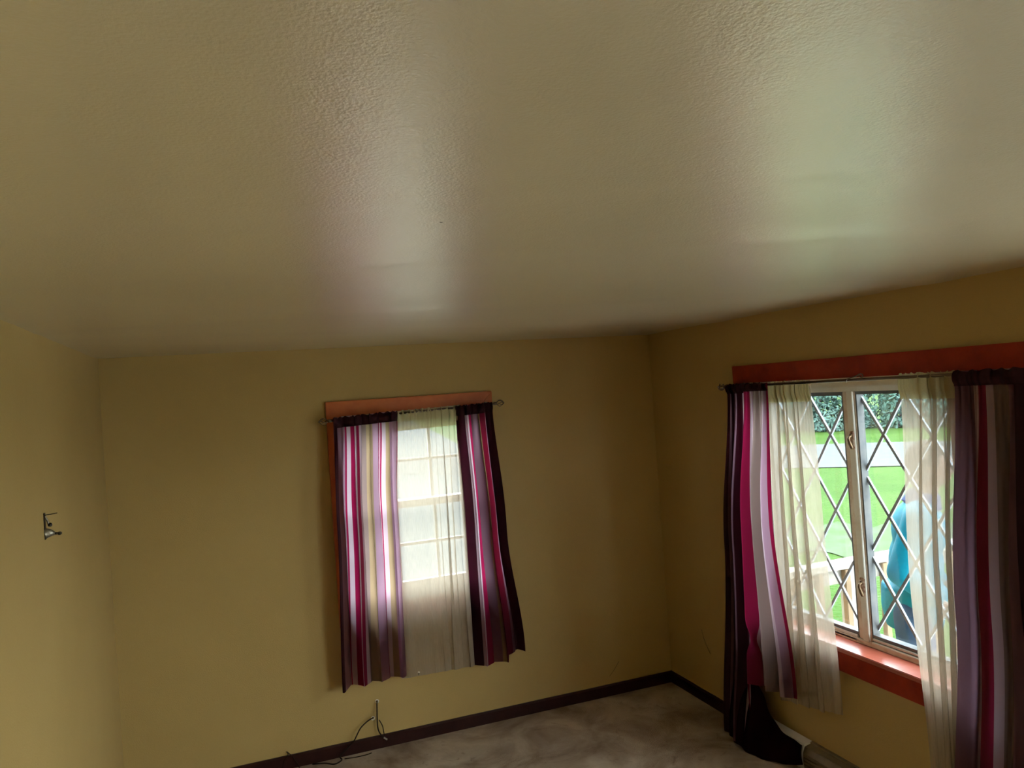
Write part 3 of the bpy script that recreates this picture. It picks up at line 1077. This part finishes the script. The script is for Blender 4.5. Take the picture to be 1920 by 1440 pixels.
# ------------------------------------------------------------------ trees
def leaf_crown(rng, rx, rz, nleaf, ls, z0, blobs=7):
    verts, faces = [], []
    cs = [(0, 0, z0 + rz, .75)]
    for _ in range(blobs):
        a = rng.uniform(0, 2 * PI)
        q = rng.uniform(.35, .8)
        cs.append((math.cos(a) * rx * q, math.sin(a) * rx * q, z0 + rz * rng.uniform(.25, 1.75), rng.uniform(.35, .55)))
    for _ in range(nleaf):
        cx, cy, cz, s = rng.choice(cs)
        d = Vector((rng.gauss(0, 1), rng.gauss(0, 1), rng.gauss(0, 1))).normalized() * rng.uniform(.55, 1.0) ** .5
        p = Vector((cx + d.x * rx * s, cy + d.y * rx * s, cz + d.z * rz * s))
        if p.z < .05:
            p.z = rng.uniform(.05, .4)
        n = (d + Vector((rng.uniform(-.7, .7), rng.uniform(-.7, .7), rng.uniform(-.2, .9)))).normalized()
        t = n.orthogonal().normalized()
        t = (Matrix.Rotation(rng.uniform(0, 6.28), 3, n) @ t)
        b = n.cross(t)
        l = ls * rng.uniform(.6, 1.3)
        i = len(verts)
        verts += [p - t * l * .5, p + b * l * .22, p + t * l * .5, p - b * l * .22]
        faces.append((i, i + 1, i + 2, i + 3))
    me = bpy.data.meshes.new('crown')
    me.from_pydata(verts, [], faces)
    return me


rng = random.Random(3)
crown_meshes = []
for k in range(4):
    me = leaf_crown(rng, 3.1, 3.4, 4200, .42, -.2, 9)
    me.materials.append(MATS['leaf_haze_green' if k < 3 else 'leaf_green'])
    crown_meshes.append(me)
bm = bmesh.new()
tube(bm, [(0, 0, -.1), (.05, 0, 1.5), (-.05, .05, 3.2), (.05, 0, 4.8)], [.26, .20, .14, .06], 10)
bm2 = bm
trunk_me = bpy.data.meshes.new('trunk')
bm.to_mesh(trunk_me)
bm.free()
trunk_me.materials.append(MATS['bark'])


def tree(x, y, k, sc, label, group):
    e = empty('tree', (x, y, GZ), label, 'tree', group)
    e.rotation_euler.z = rng.uniform(0, 6.28)
    e.scale = (sc, sc, sc)
    for nme, me in (('crown', crown_meshes[k]), ('trunk', trunk_me)):
        o = bpy.data.objects.new(nme, me)
        o.parent = e
        C.objects.link(o)


def polar(az, d):
    a = math.radians(az)
    return (math.sin(a) * d, math.cos(a) * d)


shrub_meshes = []
for k in range(3):
    me = leaf_crown(rng, 1.45, 1.9, 8000, .17, -.5, 14)
    me.materials.append(MATS['leaf_haze_green'])
    shrub_meshes.append(me)
for i, wh in enumerate(('leftmost', 'second', 'third', 'fourth', 'fifth', 'sixth', 'rightmost')):
    x, y = polar(36.2 + 3.4 * i, 31.5 + (.8 if i % 2 else 0))
    e = empty('shrub', (x, y, GZ), 'tall haze-tinted shrub across the road, ' + wh + ' of seven from the left', 'shrub', 'shrubs across the road')
    o = bpy.data.objects.new('foliage', shrub_meshes[i % 3])
    o.parent = e
    o.rotation_euler.z = i * 1.1
    C.objects.link(o)
    o = bpy.data.objects.new('stem', trunk_me)
    o.parent = e
    o.scale = (.35, .35, .55)
    C.objects.link(o)
for az, d, k, sc, wh in ((3.5, 28, 3, 1.0, 'left'), (22, 28, 1, 1.1, 'right')):
    x, y = polar(az, d)
    tree(x, y, k, sc, wh + ' one of two leafy trees faint behind the back sheer', 'trees behind the back window')

# ------------------------------------------------------------------ person on the deck
P = empty('person', (3.12, 2.915, DZ), 'person in a turquoise jacket and navy trousers standing outside the lattice window', 'person')
P.rotation_euler.z = math.radians(38)


def capsule(bm, a, b, ra, rb, n=10, sx=1.0):
    a, b = Vector(a), Vector(b)
    t = (b - a)
    L = t.length
    t.normalize()
    pts, rr = [], []
    for k in range(5):
        q = math.cos(PI / 2 * k / 4)
        pts.append(a - t * ra * q)
        rr.append(max(.001, ra * math.sin(PI / 2 * k / 4)))
    for k in range(1, 4):
        pts.append(a.lerp(b, k / 4))
        rr.append(ra + (rb - ra) * k / 4)
    for k in range(5):
        q = math.sin(PI / 2 * k / 4)
        pts.append(b + t * rb * q)
        rr.append(max(.001, rb * math.cos(PI / 2 * k / 4)))
    tube(bm, pts, rr, n)


def remeshed(name, bm, mat, voxel, smooth=4, parent=None):
    me = bpy.data.meshes.new(name)
    bmesh.ops.recalc_face_normals(bm, faces=list(bm.faces))
    bm.to_mesh(me)
    bm.free()
    me.materials.append(MATS[mat])
    o = bpy.data.objects.new(name, me)
    C.objects.link(o)
    o.parent = parent
    r = o.modifiers.new('remesh', 'REMESH')
    r.mode = 'VOXEL'
    r.voxel_size = voxel
    r.use_smooth_shade = True
    s = o.modifiers.new('smooth', 'SMOOTH')
    s.factor = .5
    s.iterations = smooth
    return o


# local frame: x = to the person's left, -y = facing direction, z up; height 1.64 m
SH = 1.64 / 1.75
def V(x, y, z):
    return (x * SH, (y - .17 * max(0, z - .95)) * SH, z * SH)


bm = bmesh.new()
# legs
for s in (1, -1):
    capsule(bm, V(.09 * s, 0, .92), V(.10 * s, -.01, .50), .080 * SH, .055 * SH)
    capsule(bm, V(.10 * s, -.01, .50), V(.105 * s, .015, .09), .055 * SH, .036 * SH)
    capsule(bm, V(.105 * s, .03, .045), V(.12 * s, -.13, .035), .038 * SH, .032 * SH)
# trunk
ball(bm, V(0, 0, .97), .15 * SH, 16, (1.05, .75, .85))
ball(bm, V(0, 0, 1.12), .135 * SH, 16, (1.0, .72, 1.1))
ball(bm, V(0, .005, 1.30), .155 * SH, 16, (1.08, .70, 1.0))
capsule(bm, V(-.15, .01, 1.40), V(.15, .01, 1.40), .06 * SH, .06 * SH)
capsule(bm, V(0, .01, 1.42), V(0, -.01, 1.54), .058 * SH, .052 * SH)
# head
ball(bm, V(0, -.015, 1.655), .105 * SH, 18, (.74, .92, 1.08))
ball(bm, V(0, -.045, 1.595), .060 * SH, 14, (.95, 1.0, .9))
capsule(bm, V(0, -.105, 1.665), V(0, -.125, 1.625), .010 * SH, .015 * SH)
for s in (1, -1):
    ball(bm, V(.078 * s, .0, 1.645), .028 * SH, 10, (.35, .7, 1.1))
    # arms: upper arm down, forearm bent forward
    sh, el, wr = V(.185 * s, .01, 1.40), V(.245 * s, .06, 1.14), V(.205 * s, -.13, .99)
    capsule(bm, sh, el, .050 * SH, .040 * SH)
    capsule(bm, el, wr, .040 * SH, .027 * SH)
    # hand: palm, four fingers, thumb
    w0 = Vector(wr)
    dv = (Vector(wr) - Vector(el)).normalized()
    sd = Vector((s, 0, 0)) - dv * dv.x * s
    sd.normalize()
    nn = dv.cross(sd)
    if nn.z > 0:
        nn = -nn
    capsule(bm, w0 + dv * .02, w0 + dv * .07, .026, .030)
    capsule(bm, w0 + dv * .03 - sd * .02, w0 + dv * .075 - sd * .022, .014, .012)
    for f in range(4):
        o_ = sd * (.027 - .018 * f)
        L = (.026, .032, .035, .030)[f]
        b0 = w0 + dv * .085 + o_
        b1 = b0 + dv * L + nn * .008
        b2 = b1 + dv * L * .6 + nn * .020
        capsule(bm, b0, b1, .0092, .0085, 8)
        capsule(bm, b1, b2, .0085, .0072, 8)
    t0 = w0 + dv * .035 - sd * .026
    t1 = t0 + dv * .03 - sd * .022 + nn * .010
    capsule(bm, t0, t1, .011, .0095, 8)
    capsule(bm, t1, t1 + dv * .024 - sd * .004 + nn * .006, .0095, .008, 8)
body = remeshed('body', bm, 'skin', .0075, 3, P)
# jacket
bm = bmesh.new()
ball(bm, V(0, -.02, .98), .165 * SH, 18, (1.08, .78, 1.0))
ball(bm, V(0, .005, 1.14), .165 * SH, 18, (1.10, .80, 1.15))
ball(bm, V(0, .01, 1.31), .180 * SH, 18, (1.10, .74, .95))
capsule(bm, V(-.155, .01, 1.405), V(.155, .01, 1.405), .078 * SH, .078 * SH, 14)
tube(bm, [V(0, 0, 1.02), V(0, 0, .90), V(0, 0, .80)], [.16 * SH, .155 * SH, .135 * SH], 20)
for s in (1, -1):
    capsule(bm, V(.185 * s, .01, 1.395), V(.248 * s, .06, 1.14), .076 * SH, .064 * SH, 14)
    capsule(bm, V(.248 * s, .06, 1.14), V(.212 * s, -.105, 1.01), .064 * SH, .046 * SH, 14)
remeshed('jacket', bm, 'jacket_turquoise', .011, 5, P)
bm = bmesh.new()
tube(bm, [V(0, .012, 1.44), V(0, .008, 1.475), V(0, .004, 1.515)], [.100 * SH, .086 * SH, .076 * SH], 20)
remeshed('collar', bm, 'collar_blue', .009, 2, P)
# trousers
bm = bmesh.new()
ball(bm, V(0, 0, .93), .160 * SH, 16, (1.05, .78, .7))
for s in (1, -1):
    capsule(bm, V(.088 * s, 0, .90), V(.10 * s, -.01, .50), .096 * SH, .074 * SH, 14)
    capsule(bm, V(.10 * s, -.01, .50), V(.105 * s, .015, .10), .074 * SH, .060 * SH, 14)
remeshed('trousers', bm, 'trousers_navy', .011, 5, P)
# shoes
for s in (1, -1):
    bm = bmesh.new()
    capsule(bm, V(.105 * s, .035, .05), V(.115 * s, -.06, .045), .050 * SH, .046 * SH, 12)
    capsule(bm, V(.115 * s, -.06, .045), V(.125 * s, -.155, .036), .046 * SH, .036 * SH, 12)
    remeshed('shoe', bm, 'shoe_dark', .010, 3, P)
# hair: cap over the crown and the back of the head
bm = bmesh.new()
ball(bm, V(0, .012, 1.672), .112 * SH, 18, (.80, .93, 1.02))
ball(bm, V(0, .045, 1.61), .078 * SH, 14, (.95, .75, 1.0))
hair = remeshed('hair', bm, 'hair_grey', .010, 3, P)
# face details
for s in (1, -1):
    bm = bmesh.new()
    ball(bm, V(.032 * s, -.096, 1.655), .010 * SH, 10, (1.2, .6, .7))
    obj('eye', bm, 'eye_dark', None, True).parent = P
bm = bmesh.new()
ball(bm, V(0, -.100, 1.585), .020 * SH, 10, (1.1, .45, .3))
obj('mouth', bm, 'lip', None, True).parent = P
